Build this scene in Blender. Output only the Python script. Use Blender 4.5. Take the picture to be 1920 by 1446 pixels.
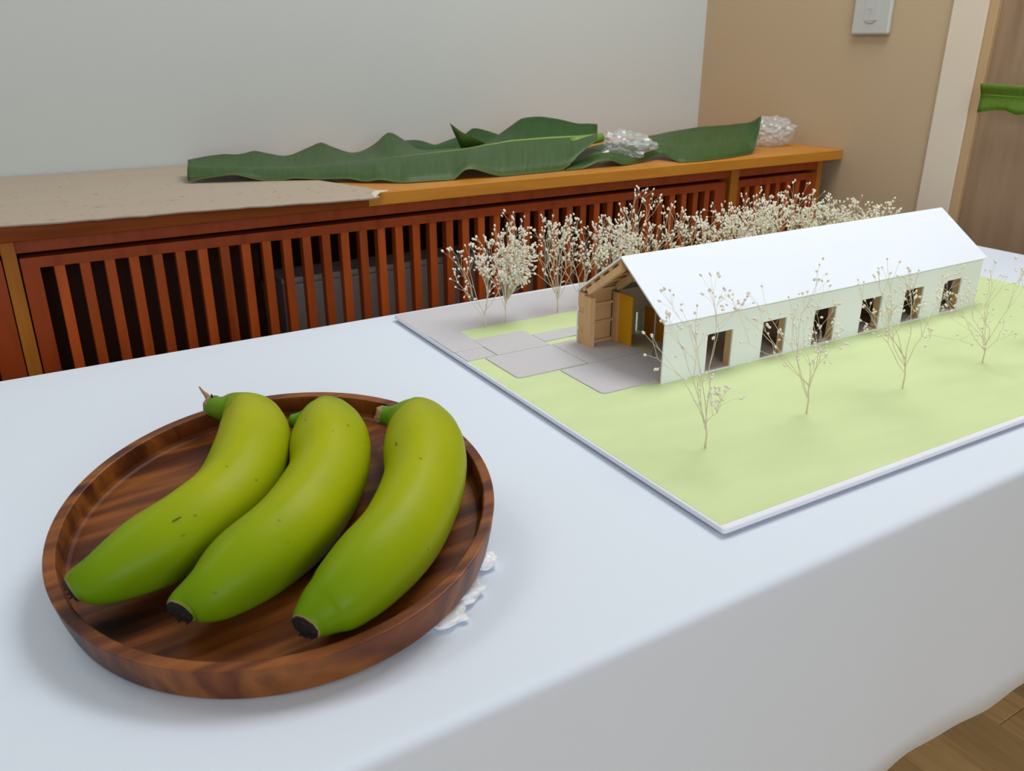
import bpy, bmesh, math, random
from mathutils import Vector, Matrix
from mathutils import noise as mnoise

for o in list(bpy.data.objects):
    bpy.data.objects.remove(o)
SC = bpy.context.scene
COL = SC.collection
PI = math.pi

# ------------------------------------------------------------------ camera
cd = bpy.data.cameras.new('camera')
cam = bpy.data.objects.new('camera', cd)
COL.objects.link(cam)
cd.sensor_fit = 'HORIZONTAL'
cd.sensor_width = 36.0
cd.lens = 29.482
fw = Vector((0.48772, 0.78674, -0.37837)).normalized()
rt = Vector((0.85033, -0.52625, 0.00184)).normalized()
up = rt.cross(fw).normalized()
cam.matrix_world = Matrix(((rt.x, up.x, -fw.x, -0.4078), (rt.y, up.y, -fw.y, -0.3646), (rt.z, up.z, -fw.z, 1.0353), (0, 0, 0, 1)))
cd.clip_start = 0.02
cd.dof.use_dof = True
cd.dof.focus_distance = 0.80
cd.dof.aperture_fstop = 16.0
SC.camera = cam

# ------------------------------------------------------------------ world, lights, exposure
w = bpy.data.worlds.new('world')
SC.world = w
w.use_nodes = True
w.node_tree.nodes['Background'].inputs[0].default_value = (0.8, 0.87, 1.0, 1)
w.node_tree.nodes['Background'].inputs[1].default_value = 0.3


def area(name, loc, target, sx, sy, power, col):
    ld = bpy.data.lights.new(name, 'AREA')
    ld.shape = 'RECTANGLE'
    ld.size, ld.size_y = sx, sy
    ld.energy = power
    ld.color = col
    o = bpy.data.objects.new(name, ld)
    COL.objects.link(o)
    o.location = loc
    o.rotation_euler = (Vector(target) - Vector(loc)).to_track_quat('-Z', 'Y').to_euler()
    return o


area('ceiling_lamp', (0.72, 0.38, 2.44), (0.72, 0.38, 0), 0.8, 0.9, 20.5, (0.94, 0.97, 1.0))
area('ceiling_lamp', (-1.1, 0.75, 2.44), (-1.1, 0.75, 0), 1.0, 0.5, 6.5, (0.94, 0.97, 1.0))
area('front_fill', (-0.5, -2.9, 1.45), (0.2, 0.3, 0.80), 2.2, 1.4, 47.0, (0.80, 0.90, 1.0))  # added cool fill behind the camera; no window is built there

SC.view_settings.view_transform = 'Standard'
SC.view_settings.look = 'None'
SC.view_settings.gamma = 1.0
SC.view_settings.use_curve_mapping = False
SC.view_settings.exposure = 0.09

# ------------------------------------------------------------------ helpers


def mat(name, col, rough=0.6, spec=0.5, build=None, bump=None):
    """procedural material; build(nt, bsdf) may add nodes"""
    m = bpy.data.materials.new(name)
    m.use_nodes = True
    b = m.node_tree.nodes['Principled BSDF']
    b.inputs['Base Color'].default_value = (*col, 1)
    b.inputs['Roughness'].default_value = rough
    b.inputs['Specular IOR Level'].default_value = spec
    if build:
        build(m.node_tree, b)
    if bump:
        scale, strength, dist = bump
        nt = m.node_tree
        tc = nt.nodes.new('ShaderNodeTexCoord')
        n = nt.nodes.new('ShaderNodeTexNoise')
        n.inputs['Scale'].default_value = scale
        n.inputs['Detail'].default_value = 4
        bp = nt.nodes.new('ShaderNodeBump')
        bp.inputs['Strength'].default_value = strength
        bp.inputs['Distance'].default_value = dist
        nt.links.new(tc.outputs['Object'], n.inputs['Vector'])
        nt.links.new(n.outputs['Fac'], bp.inputs['Height'])
        nt.links.new(bp.outputs['Normal'], b.inputs['Normal'])
    return m


def ramp(nt, fac, stops):
    r = nt.nodes.new('ShaderNodeValToRGB')
    e = r.color_ramp.elements
    while len(e) < len(stops):
        e.new(0.5)
    for k, (p, c) in enumerate(stops):
        e[k].position = p
        e[k].color = (*c, 1)
    nt.links.new(fac, r.inputs['Fac'])
    return r.outputs['Color']


def noise(nt, scale, stretch=(1, 1, 1), detail=3, coord='Object', rot=(0, 0, 0), off=None):
    tc = nt.nodes.new('ShaderNodeTexCoord')
    mp = nt.nodes.new('ShaderNodeMapping')
    mp.inputs['Scale'].default_value = stretch
    mp.inputs['Rotation'].default_value = rot
    nt.links.new(tc.outputs[coord], mp.inputs['Vector'])
    if off is not None:
        nt.links.new(off, mp.inputs['Location'])
    n = nt.nodes.new('ShaderNodeTexNoise')
    n.inputs['Scale'].default_value = scale
    n.inputs['Detail'].default_value = detail
    nt.links.new(mp.outputs['Vector'], n.inputs['Vector'])
    return n.outputs['Fac']


def mix(nt, fac, a, b, mode='MIX'):
    m = nt.nodes.new('ShaderNodeMix')
    m.data_type = 'RGBA'
    m.blend_type = mode
    for s, v in ((0, fac), (6, a), (7, b)):
        if hasattr(v, 'links'):
            nt.links.new(v, m.inputs[s])
        elif isinstance(v, (int, float)):
            m.inputs[s].default_value = v
        else:
            m.inputs[s].default_value = (*v, 1)
    return m.outputs[2]


def wood(name, stops, scale, stretch, rough=0.5, spec=0.4, vary=0.0, rot=(0, 0, 0), detail=4):
    def build(nt, b):
        oi = nt.nodes.new('ShaderNodeObjectInfo')
        vm = nt.nodes.new('ShaderNodeVectorMath')
        vm.operation = 'SCALE'
        vm.inputs[0].default_value = (7.3, 3.1, 5.7)
        nt.links.new(oi.outputs['Random'], vm.inputs['Scale'])
        f = noise(nt, scale, stretch, detail, rot=rot, off=vm.outputs['Vector'])
        c = ramp(nt, f, stops)
        if vary:
            mr = nt.nodes.new('ShaderNodeMapRange')
            mr.inputs['To Min'].default_value = 1 - vary
            mr.inputs['To Max'].default_value = 1 + vary
            nt.links.new(oi.outputs['Random'], mr.inputs['Value'])
            hs = nt.nodes.new('ShaderNodeHueSaturation')
            nt.links.new(mr.outputs['Result'], hs.inputs['Value'])
            nt.links.new(c, hs.inputs['Color'])
            c = hs.outputs['Color']
        nt.links.new(c, b.inputs['Base Color'])
    return mat(name, stops[0][1], rough, spec, build)


def tag(o, label=None, cat=None, group=None, kind=None):
    if label:
        o['label'] = label
    if cat:
        o['category'] = cat
    if group:
        o['group'] = group
    if kind:
        o['kind'] = kind
    return o


def empty(name, loc=(0, 0, 0), rz=0.0, mw=None):
    o = bpy.data.objects.new(name, None)
    o.empty_display_size = 0.05
    COL.objects.link(o)
    if mw is not None:
        o.matrix_world = mw
    else:
        o.location = loc
        o.rotation_euler = (0, 0, rz)
    return o


def obj(name, verts, faces, m, parent=None, smooth=False, loc=None):
    me = bpy.data.meshes.new(name)
    me.from_pydata([tuple(v) for v in verts], [], faces)
    if smooth:
        me.polygons.foreach_set('use_smooth', [True] * len(me.polygons))
    me.update()
    if m:
        me.materials.append(m)
    o = bpy.data.objects.new(name, me)
    COL.objects.link(o)
    if parent:
        o.parent = parent
    if loc:
        o.location = loc
    return o


def link(name, me, parent=None, loc=(0, 0, 0)):
    o = bpy.data.objects.new(name, me)
    COL.objects.link(o)
    o.parent = parent
    o.location = loc
    return o


class MB:
    """collects simple solids into one mesh"""

    def __init__(self):
        self.v, self.f = [], []

    def box(self, x0, x1, y0, y1, z0, z1):
        n = len(self.v)
        self.v += [(x, y, z) for z in (z0, z1) for y in (y0, y1) for x in (x0, x1)]
        self.f += [tuple(n + i for i in q) for q in ((0, 2, 3, 1), (4, 5, 7, 6), (0, 1, 5, 4), (2, 6, 7, 3), (0, 4, 6, 2), (1, 3, 7, 5))]
        return self

    def prism(self, poly, a0, a1, axis='x'):
        n, k = len(self.v), len(poly)
        for a in (a0, a1):
            for p, q in poly:
                self.v.append({'x': (a, p, q), 'y': (p, a, q), 'z': (p, q, a)}[axis])
        self.f.append(tuple(range(n, n + k)))
        self.f.append(tuple(range(n + 2 * k - 1, n + k - 1, -1)))
        for i in range(k):
            j = (i + 1) % k
            self.f.append((n + j, n + i, n + k + i, n + k + j))
        return self

    def tube(self, pts, rads, seg=5, cap=True):
        n0 = len(self.v)
        pts = [Vector(p) for p in pts]
        t = (pts[1] - pts[0]).normalized()
        nrm = t.orthogonal().normalized()
        for i, p in enumerate(pts):
            if i == 0:
                t = pts[1] - pts[0]
            elif i == len(pts) - 1:
                t = pts[-1] - pts[-2]
            else:
                t = pts[i + 1] - pts[i - 1]
            t.normalize()
            nrm = (nrm - t * nrm.dot(t)).normalized()
            bn = t.cross(nrm)
            for s in range(seg):
                a = 2 * PI * s / seg
                self.v.append(p + (nrm * math.cos(a) + bn * math.sin(a)) * rads[i])
        for i in range(len(pts) - 1):
            for s in range(seg):
                a, b = n0 + i * seg + s, n0 + i * seg + (s + 1) % seg
                self.f.append((a, b, b + seg, a + seg))
        if cap:
            self.f.append(tuple(n0 + s for s in reversed(range(seg))))
            e = n0 + (len(pts) - 1) * seg
            self.f.append(tuple(e + s for s in range(seg)))
        return self

    def build(self, name, m, parent=None, smooth=False, bevel=0.0, loc=None, segs=2):
        o = obj(name, self.v, self.f, m, parent, smooth, loc)
        bm = bmesh.new()
        bm.from_mesh(o.data)
        bmesh.ops.recalc_face_normals(bm, faces=bm.faces)
        bm.to_mesh(o.data)
        bm.free()
        if bevel:
            bv = o.modifiers.new('bevel', 'BEVEL')
            bv.width, bv.segments, bv.limit_method = bevel, segs, 'ANGLE'
        return o


def rounded_rect(x0, x1, y0, y1, r, n=5):
    """r: four radii for corners (x1,y1),(x0,y1),(x0,y0),(x1,y0)"""
    out = []
    for (cx, cy, a0, rr) in ((x1, y1, 0, r[0]), (x0, y1, 90, r[1]), (x0, y0, 180, r[2]), (x1, y0, 270, r[3])):
        if rr <= 0:
            out.append((cx, cy))
            continue
        ox = cx - rr if a0 in (0, 270) else cx + rr
        oy = cy - rr if a0 in (0, 90) else cy + rr
        for k in range(n + 1):
            a = math.radians(a0 + 90 * k / n)
            out.append((ox + rr * math.cos(a), oy + rr * math.sin(a)))
    return out


def lathe(profile, seg=128):
    v, f = [], []
    k = len(profile)
    for s in range(seg):
        a = 2 * PI * s / seg
        for r, z in profile:
            v.append((r * math.cos(a), r * math.sin(a), z))
    for s in range(seg):
        t = (s + 1) % seg
        for i in range(k - 1):
            f.append((s * k + i, t * k + i, t * k + i + 1, s * k + i + 1))
    f.append(tuple(s * k for s in reversed(range(seg))))
    f.append(tuple(s * k + k - 1 for s in range(seg)))
    return v, f


def catmull(P, n):
    """sample a Catmull-Rom curve through tuples P, n samples per span"""
    out = []
    for i in range(len(P) - 1):
        p0, p1, p2, p3 = P[max(i - 1, 0)], P[i], P[i + 1], P[min(i + 2, len(P) - 1)]
        for k in range(n):
            t = k / n
            out.append(tuple(0.5 * ((2 * b) + (-a + c) * t + (2 * a - 5 * b + 4 * c - d) * t * t + (-a + 3 * b - 3 * c + d) * t ** 3)
                             for a, b, c, d in zip(p0, p1, p2, p3)))
    out.append(tuple(P[-1]))
    return out


# ------------------------------------------------------------------ materials
M = {}
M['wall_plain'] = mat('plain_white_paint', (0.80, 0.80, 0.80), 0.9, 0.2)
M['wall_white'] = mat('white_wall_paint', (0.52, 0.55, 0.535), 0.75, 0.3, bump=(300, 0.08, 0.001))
M['wall_tan'] = mat('tan_wall_covering', (0.50, 0.375, 0.235), 0.7, 0.3, bump=(250, 0.1, 0.001))
M['cream'] = mat('cream_paint', (0.70, 0.60, 0.48), 0.5, 0.4)
M['trim_brown'] = mat('brown_trim', (0.50, 0.33, 0.17), 0.5, 0.4)
M['ceiling'] = mat('ceiling_paint', (0.8, 0.8, 0.8), 0.9, 0.2)
M['door'] = wood('grey_brown_door_veneer', [(0.35, (0.25, 0.155, 0.088)), (0.55, (0.34, 0.225, 0.135)), (0.7, (0.28, 0.18, 0.105))], 3, (8, 8, 0.7), 0.5)
M['plank'] = wood('oak_floor', [(0.3, (0.60, 0.38, 0.16)), (0.5, (0.74, 0.50, 0.23)), (0.7, (0.66, 0.43, 0.19))], 6, (9, 1, 9), 0.35, 0.5, vary=0.18)
M['subfloor'] = mat('dark_joint', (0.12, 0.07, 0.03), 0.8)


def cloth_b(nt, b):
    b.inputs['Sheen Weight'].default_value = 0.1
    tc = nt.nodes.new('ShaderNodeTexCoord')
    n = nt.nodes.new('ShaderNodeTexNoise')
    n.inputs['Scale'].default_value = 1800
    bp = nt.nodes.new('ShaderNodeBump')
    bp.inputs['Strength'].default_value = 0.06
    bp.inputs['Distance'].default_value = 0.0004
    nt.links.new(tc.outputs['Object'], n.inputs['Vector'])
    nt.links.new(n.outputs['Fac'], bp.inputs['Height'])
    nt.links.new(bp.outputs['Normal'], b.inputs['Normal'])


M['cloth'] = mat('white_tablecloth', (0.68, 0.745, 0.84), 0.75, 0.25, cloth_b)
M['table'] = mat('pale_laminate', (0.6, 0.58, 0.54), 0.5)
M['steel'] = mat('grey_steel', (0.4, 0.4, 0.42), 0.35)
M['slab_wood'] = wood('amber_varnished_board', [(0.3, (0.43, 0.165, 0.013)), (0.5, (0.52, 0.21, 0.020)), (0.72, (0.46, 0.18, 0.016))], 4, (1.2, 14, 14), 0.4, 0.3)
M['slab_red'] = wood('red_brown_board', [(0.3, (0.19, 0.040, 0.005)), (0.5, (0.26, 0.060, 0.008)), (0.72, (0.21, 0.046, 0.006))], 4, (1.2, 14, 14), 0.5, 0.1)
M['red_wood'] = wood('red_brown_varnished_wood', [(0.3, (0.25, 0.036, 0.005)), (0.5, (0.33, 0.055, 0.008)), (0.7, (0.28, 0.043, 0.006))], 5, (9, 9, 1), 0.42, 0.22)
M['red_slat'] = wood('red_brown_slat', [(0.3, (0.34, 0.052, 0.006)), (0.5, (0.44, 0.082, 0.012)), (0.7, (0.37, 0.062, 0.008))], 5, (9, 9, 1), 0.42, 0.25, vary=0.22)
M['amber_post'] = wood('amber_post_wood', [(0.3, (0.36, 0.125, 0.012)), (0.55, (0.44, 0.165, 0.018)), (0.7, (0.35, 0.115, 0.011))], 4, (8, 8, 1), 0.45, 0.2)
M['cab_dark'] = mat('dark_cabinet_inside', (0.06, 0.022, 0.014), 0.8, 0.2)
M['radiator'] = mat('grey_enamel', (0.42, 0.40, 0.38), 0.45)
M['pipe'] = mat('dark_pipe', (0.10, 0.06, 0.05), 0.5)


def card_b(nt, b):
    f = noise(nt, 70, (1, 1, 1), 2)
    c = ramp(nt, f, [(0.66, (0.43, 0.355, 0.275)), (0.74, (0.26, 0.21, 0.165))])
    g = noise(nt, 4, (1, 6, 1), 3)
    c2 = mix(nt, g, c, (0.9, 0.9, 0.9), 'MULTIPLY')
    nt.links.new(c2, b.inputs['Base Color'])


M['card'] = mat('brown_cardboard', (0.52, 0.44, 0.34), 0.85, 0.2, card_b)
M['tape'] = mat('clear_tape', (0.75, 0.66, 0.52), 0.25, 0.5)


def leaf_b(dark, light, edge):
    def build(nt, b):
        uv = nt.nodes.new('ShaderNodeUVMap')
        sp = nt.nodes.new('ShaderNodeSeparateXYZ')
        nt.links.new(uv.outputs['UV'], sp.inputs[0])
        # fine cross veins
        mp = nt.nodes.new('ShaderNodeMapping')
        mp.inputs['Scale'].default_value = (60, 1.2, 1)
        nt.links.new(uv.outputs['UV'], mp.inputs['Vector'])
        n = nt.nodes.new('ShaderNodeTexNoise')
        n.inputs['Scale'].default_value = 2.0
        nt.links.new(mp.outputs['Vector'], n.inputs['Vector'])
        c = ramp(nt, n.outputs['Fac'], [(0.3, dark), (0.7, light)])
        # paler midrib at v = 0.5, yellowing at the rims
        e = ramp(nt, sp.outputs['Y'], [(0.0, (0.8,) * 3), (0.035, (0,) * 3), (0.485, (0,) * 3), (0.50, (0.55,) * 3), (0.515, (0,) * 3), (0.97, (0,) * 3), (1.0, (0.55,) * 3)])
        c2 = mix(nt, e, c, edge)
        nt.links.new(c2, b.inputs['Base Color'])
        bp = nt.nodes.new('ShaderNodeBump')
        bp.inputs['Strength'].default_value = 0.25
        bp.inputs['Distance'].default_value = 0.002
        nt.links.new(n.outputs['Fac'], bp.inputs['Height'])
        nt.links.new(bp.outputs['Normal'], b.inputs['Normal'])
    return build


M['leaf'] = mat('dark_banana_leaf', (0.05, 0.13, 0.03), 0.5, 0.35, leaf_b((0.027, 0.066, 0.013), (0.042, 0.092, 0.020), (0.13, 0.155, 0.03)))
M['leaf_deep_shaded'] = mat('deep_shaded_banana_leaf', (0.02, 0.07, 0.01), 0.5, 0.25, leaf_b((0.013, 0.050, 0.005), (0.020, 0.070, 0.008), (0.07, 0.12, 0.02)))  # deep green, also carries shade for the long leaf's upturned back half
M['leaf_fresh'] = mat('fresh_banana_leaf', (0.12, 0.25, 0.01), 0.4, 0.5, leaf_b((0.075, 0.150, 0.004), (0.105, 0.195, 0.006), (0.15, 0.25, 0.02)))
M['petiole'] = mat('leaf_stalk_green', (0.16, 0.28, 0.03), 0.45)


def plastic_b(nt, b):
    out = nt.nodes['Material Output']
    tr = nt.nodes.new('ShaderNodeBsdfTransparent')
    gl = nt.nodes.new('ShaderNodeBsdfGlossy')
    gl.inputs['Roughness'].default_value = 0.3
    m1 = nt.nodes.new('ShaderNodeMixShader')
    m1.inputs[0].default_value = 0.22
    nt.links.new(b.outputs[0], m1.inputs[1])
    nt.links.new(gl.outputs[0], m1.inputs[2])
    m2 = nt.nodes.new('ShaderNodeMixShader')
    m2.inputs[0].default_value = 0.58
    nt.links.new(m1.outputs[0], m2.inputs[1])
    nt.links.new(tr.outputs[0], m2.inputs[2])
    nt.links.new(m2.outputs[0], out.inputs['Surface'])


M['plastic'] = mat('clear_crumpled_plastic', (0.66, 0.69, 0.69), 0.3, 0.5, plastic_b)
M['plastic_white'] = mat('milky_plastic_film', (0.88, 0.90, 0.95), 0.3, 0.5)
M['switch'] = mat('grey_switch_plastic', (0.50, 0.51, 0.48), 0.4)
M['switch_line'] = mat('switch_shadow_grey', (0.33, 0.33, 0.31), 0.5)

# the model
M['foam'] = mat('white_foam_board', (0.78, 0.79, 0.86), 0.6, 0.3)
M['green_paper'] = mat('pale_green_paper', (0.62, 0.72, 0.38), 0.85, 0.15,
                       lambda nt, b: nt.links.new(ramp(nt, noise(nt, 9, (1, 3, 1), 3), [(0.3, (0.575, 0.69, 0.36)), (0.7, (0.63, 0.735, 0.40))]), b.inputs['Base Color']), bump=(900, 0.1, 0.0005))
M['grey_paper'] = mat('grey_mount_card', (0.54, 0.515, 0.53), 0.8, 0.2,
                      lambda nt, b: nt.links.new(ramp(nt, noise(nt, 500, (1, 1, 1), 2), [(0.3, (0.53, 0.515, 0.535)), (0.7, (0.57, 0.555, 0.575))]), b.inputs['Base Color']))
M['roof_white'] = mat('white_roof_card', (0.82, 0.88, 0.97), 0.6, 0.3)
M['wall_card'] = mat('white_wall_card', (0.90, 0.93, 0.97), 0.7, 0.25)
M['basswood'] = wood('pale_model_wood', [(0.3, (0.60, 0.36, 0.17)), (0.6, (0.72, 0.46, 0.235))], 60, (1, 1, 0.2), 0.7, 0.2)
M['basswood_x'] = wood('pale_model_wood_sheet', [(0.3, (0.58, 0.33, 0.15)), (0.6, (0.68, 0.41, 0.20))], 50, (0.2, 1, 1), 0.7, 0.2)
M['shaded_card'] = mat('brown_shaded_card', (0.60, 0.40, 0.30), 0.8, 0.2)  # warm shade under the white roof card, put into the colour
M['beige'] = mat('beige_inner_wall', (0.74, 0.64, 0.55), 0.8, 0.2)
M['inner_floor'] = mat('inner_floor_card', (0.55, 0.48, 0.42), 0.7, 0.2)
M['orange'] = mat('mustard_orange_card', (0.80, 0.40, 0.012), 0.7, 0.2)
M['orange2'] = mat('amber_card', (0.66, 0.28, 0.02), 0.7, 0.2)
M['column'] = mat('grey_pin', (0.36, 0.36, 0.37), 0.4)
M['twig'] = mat('dried_twig', (0.76, 0.68, 0.49), 0.8, 0.2)
M['bud'] = mat('dried_bud', (0.86, 0.81, 0.68), 0.85, 0.15)


# the fruit and the tray
def tray_b(nt, b):
    f = noise(nt, 1.0, (2.4, 27, 8), 4, rot=(0, 0, 0.06))
    c = ramp(nt, f, [(0.33, (0.022, 0.006, 0.003)), (0.42, (0.10, 0.024, 0.006)), (0.50, (0.27, 0.085, 0.014)), (0.57, (0.11, 0.026, 0.006)), (0.62, (0.17, 0.045, 0.009)), (0.72, (0.33, 0.12, 0.024))])
    g = noise(nt, 1.0, (30, 900, 200), 2)
    c2 = mix(nt, 0.22, c, ramp(nt, g, [(0.35, (0.35,) * 3), (0.65, (1, 1, 1))]), 'MULTIPLY')
    nt.links.new(c2, b.inputs['Base Color'])


M['tray'] = mat('dark_acacia_wood', (0.2, 0.07, 0.02), 0.40, 0.3, tray_b)


def banana_b(nt, b):
    at = nt.nodes.new('ShaderNodeUVMap')
    sp = nt.nodes.new('ShaderNodeSeparateXYZ')
    nt.links.new(at.outputs['UV'], sp.inputs[0])
    c = ramp(nt, sp.outputs['X'], [(0.0, (0.12, 0.235, 0.003)), (0.14, (0.19, 0.285, 0.003)), (0.36, (0.33, 0.375, 0.004)), (0.70, (0.37, 0.395, 0.004)), (0.84, (0.34, 0.38, 0.010)), (0.92, (0.15, 0.28, 0.010)), (1.0, (0.10, 0.24, 0.015))])
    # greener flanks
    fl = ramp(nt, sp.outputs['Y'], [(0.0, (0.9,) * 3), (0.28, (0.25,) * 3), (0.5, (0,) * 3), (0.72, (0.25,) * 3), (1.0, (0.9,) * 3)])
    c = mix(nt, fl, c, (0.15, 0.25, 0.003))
    n = noise(nt, 22, (1, 1, 1), 3)
    c = mix(nt, 0.35, c, ramp(nt, n, [(0.3, (0.75, 0.85, 0.7)), (0.7, (1.15, 1.08, 1.0))]), 'MULTIPLY')
    s = noise(nt, 130, (1, 1, 1), 1)
    c = mix(nt, ramp(nt, s, [(0.735, (0, 0, 0)), (0.77, (0.6,) * 3)]), c, (0.10, 0.12, 0.01))
    nt.links.new(c, b.inputs['Base Color'])
    b.inputs['Coat Weight'].default_value = 0.0
    b.inputs['Coat Roughness'].default_value = 0.35


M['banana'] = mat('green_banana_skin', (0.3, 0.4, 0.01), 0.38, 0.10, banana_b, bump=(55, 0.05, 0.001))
M['banana_tip'] = mat('black_blossom_scar', (0.012, 0.009, 0.007), 0.7, 0.3, bump=(700, 0.9, 0.002))
M['dry'] = mat('dried_stalk', (0.34, 0.22, 0.12), 0.9, 0.1, bump=(500, 0.6, 0.002))
M['banana_spot'] = mat('dark_scar', (0.06, 0.08, 0.01), 0.7)

# measured outlines in metres
LEAF_A = [
    [(-0.1271,1.0844,0.827),(-0.1132,1.0788,0.8287),(-0.0991,1.0732,0.8313),(-0.0851,1.0676,0.8333),(-0.0711,1.062,0.835),(-0.057,1.0576,0.8354),(-0.043,1.0538,0.8316),(-0.029,1.0501,0.8274),(-0.0149,1.0463,0.8242),(-0.0008,1.0408,0.8242),(0.0134,1.0345,0.8242),(0.0277,1.0282,0.8266),(0.0418,1.0219,0.8264),(0.0557,1.0156,0.8251),(0.0696,1.0087,0.8243),(0.0821,0.9976,0.8253),(0.0945,0.9864,0.8263),(0.1068,0.9752,0.8271),(0.1187,0.9641,0.8242),(0.1317,0.9548,0.8232),(0.1453,0.9466,0.8263),(0.1585,0.9384,0.8243),(0.1717,0.9303,0.8218),(0.185,0.9221,0.8215),(0.2014,0.92,0.8215),(0.2179,0.918,0.8215),(0.2346,0.9159,0.8215),(0.2514,0.9139,0.8215),(0.2685,0.9119,0.8217),(0.2861,0.91,0.8357),(0.3034,0.9081,0.8367),(0.3209,0.9062,0.8313),(0.3386,0.9043,0.8256),(0.3567,0.9025,0.8215),(0.3763,0.9029,0.8215),(0.3962,0.9033,0.8215),(0.4163,0.9037,0.8215),(0.4368,0.9041,0.8215),(0.4575,0.9045,0.8215),(0.4784,0.9048,0.8218),(0.5022,0.9091,0.8284),(0.528,0.916,0.8451),(0.5543,0.923,0.8567),(0.5809,0.93,0.8682)],
    [(-0.1168,1.1197,0.8465),(-0.1025,1.1167,0.8452),(-0.088,1.1138,0.8439),(-0.0734,1.1109,0.8425),(-0.0587,1.108,0.8411),(-0.0439,1.105,0.8399),(-0.0289,1.1021,0.8392),(-0.0138,1.0992,0.8385),(0.0015,1.0962,0.8378),(0.0169,1.0933,0.837),(0.0324,1.0904,0.8363),(0.048,1.0875,0.8355),(0.0639,1.0845,0.836),(0.0799,1.0816,0.8368),(0.0961,1.0787,0.8376),(0.1123,1.0758,0.8384),(0.1288,1.0728,0.8392),(0.1453,1.0699,0.84),(0.162,1.067,0.8412),(0.1788,1.0641,0.8424),(0.1958,1.0611,0.8436),(0.2129,1.0582,0.8448),(0.2301,1.0553,0.846),(0.2475,1.0524,0.8472),(0.265,1.0495,0.8483),(0.2827,1.0466,0.8493),(0.3005,1.0437,0.8503),(0.3185,1.0407,0.8513),(0.3366,1.0378,0.8524),(0.3549,1.0349,0.8534),(0.3734,1.032,0.8559),(0.3921,1.0292,0.8586),(0.4112,1.0268,0.8607),(0.4304,1.0244,0.8629),(0.4498,1.0219,0.8651),(0.4694,1.0195,0.8656),(0.4892,1.017,0.8662),(0.5092,1.0146,0.8668),(0.5295,1.0122,0.8673),(0.5499,1.0097,0.8673),(0.5706,1.0073,0.8671),(0.5915,1.0049,0.8668),(0.6126,1.0024,0.8675),(0.6339,1,0.8693)],
    [(-0.1075,1.1603,0.8509),(-0.0911,1.1632,0.8527),(-0.0744,1.166,0.8545),(-0.0577,1.1689,0.8552),(-0.0408,1.1718,0.8554),(-0.0239,1.1746,0.8532),(-0.0065,1.1775,0.8542),(0.0114,1.1803,0.8569),(0.0288,1.1832,0.8523),(0.0464,1.186,0.8478),(0.0643,1.1889,0.8438),(0.0831,1.1918,0.845),(0.1026,1.1946,0.851),(0.1223,1.1975,0.857),(0.1419,1.1995,0.8623),(0.1583,1.1954,0.8549),(0.175,1.1914,0.8483),(0.1919,1.1873,0.8422),(0.2095,1.1832,0.843),(0.2276,1.1791,0.8498),(0.2461,1.175,0.8615),(0.2648,1.1709,0.8767),(0.2856,1.174,0.8694),(0.3074,1.1792,0.8559),(0.3298,1.1844,0.8427),(0.353,1.1896,0.8374),(0.3696,1.1806,0.8382),(0.3857,1.1704,0.8392),(0.4017,1.1602,0.8402),(0.4177,1.15,0.8408),(0.4348,1.1418,0.8398),(0.452,1.1335,0.8466),(0.4692,1.1253,0.8573),(0.4864,1.117,0.8709),(0.5035,1.1088,0.8835),(0.5205,1.1006,0.896),(0.5376,1.0923,0.8989),(0.5544,1.0836,0.9),(0.5711,1.0747,0.8976),(0.5879,1.0657,0.8948),(0.6049,1.0568,0.8903),(0.6219,1.0479,0.8864),(0.6388,1.0389,0.8863),(0.6558,1.03,0.8853)],
]
LEAF_B = [
    [(0.2298,1.19,0.836),(0.2447,1.189,0.8362),(0.2597,1.1879,0.8363),(0.2749,1.1869,0.8364),(0.2902,1.1859,0.8365),(0.3056,1.1848,0.8366),(0.3212,1.1838,0.8367),(0.3369,1.1828,0.8369),(0.3527,1.1817,0.837),(0.3686,1.1807,0.8371),(0.3847,1.1797,0.8372),(0.4009,1.1786,0.8373),(0.4173,1.1776,0.8374),(0.4338,1.1766,0.8375),(0.4505,1.1755,0.8377),(0.4673,1.1745,0.8378),(0.4843,1.1735,0.8379),(0.5014,1.1724,0.838),(0.5187,1.1714,0.8381),(0.5361,1.1704,0.8382)],
    [(0.2425,1.22,0.8382),(0.2578,1.219,0.8403),(0.2732,1.2179,0.8423),(0.2888,1.2169,0.8443),(0.3044,1.2159,0.8464),(0.3202,1.2148,0.8485),(0.3359,1.2138,0.8456),(0.3517,1.2128,0.8427),(0.3677,1.2117,0.8402),(0.384,1.2107,0.8417),(0.4004,1.2097,0.8432),(0.417,1.2086,0.8448),(0.4337,1.2076,0.8455),(0.4505,1.2066,0.8455),(0.4674,1.2055,0.8454),(0.4845,1.2045,0.8454),(0.5018,1.2035,0.8454),(0.5192,1.2024,0.8454),(0.5368,1.2014,0.8454),(0.5545,1.2004,0.8453)],
    [(0.2631,1.27,0.8341),(0.279,1.269,0.8368),(0.2949,1.2679,0.8395),(0.311,1.2669,0.8422),(0.3272,1.2659,0.8452),(0.3436,1.2648,0.8489),(0.3599,1.2638,0.8495),(0.3763,1.2628,0.8477),(0.3927,1.2617,0.8426),(0.4092,1.2607,0.8374),(0.4263,1.2597,0.8415),(0.4434,1.2586,0.846),(0.4607,1.2576,0.8505),(0.4781,1.2566,0.8549),(0.4958,1.2555,0.8665),(0.5134,1.2545,0.8651),(0.531,1.2535,0.8603),(0.5489,1.2524,0.8545),(0.567,1.2514,0.8482),(0.5853,1.2504,0.8416)],
]
FLAP = [[0.3955, 1.12, 0.8441], [0.4403, 1.1, 0.8525], [0.392, 1.11, 0.8761], [0.3607, 1.1, 0.8948], [0.3783, 1.115, 0.8724]]
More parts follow.
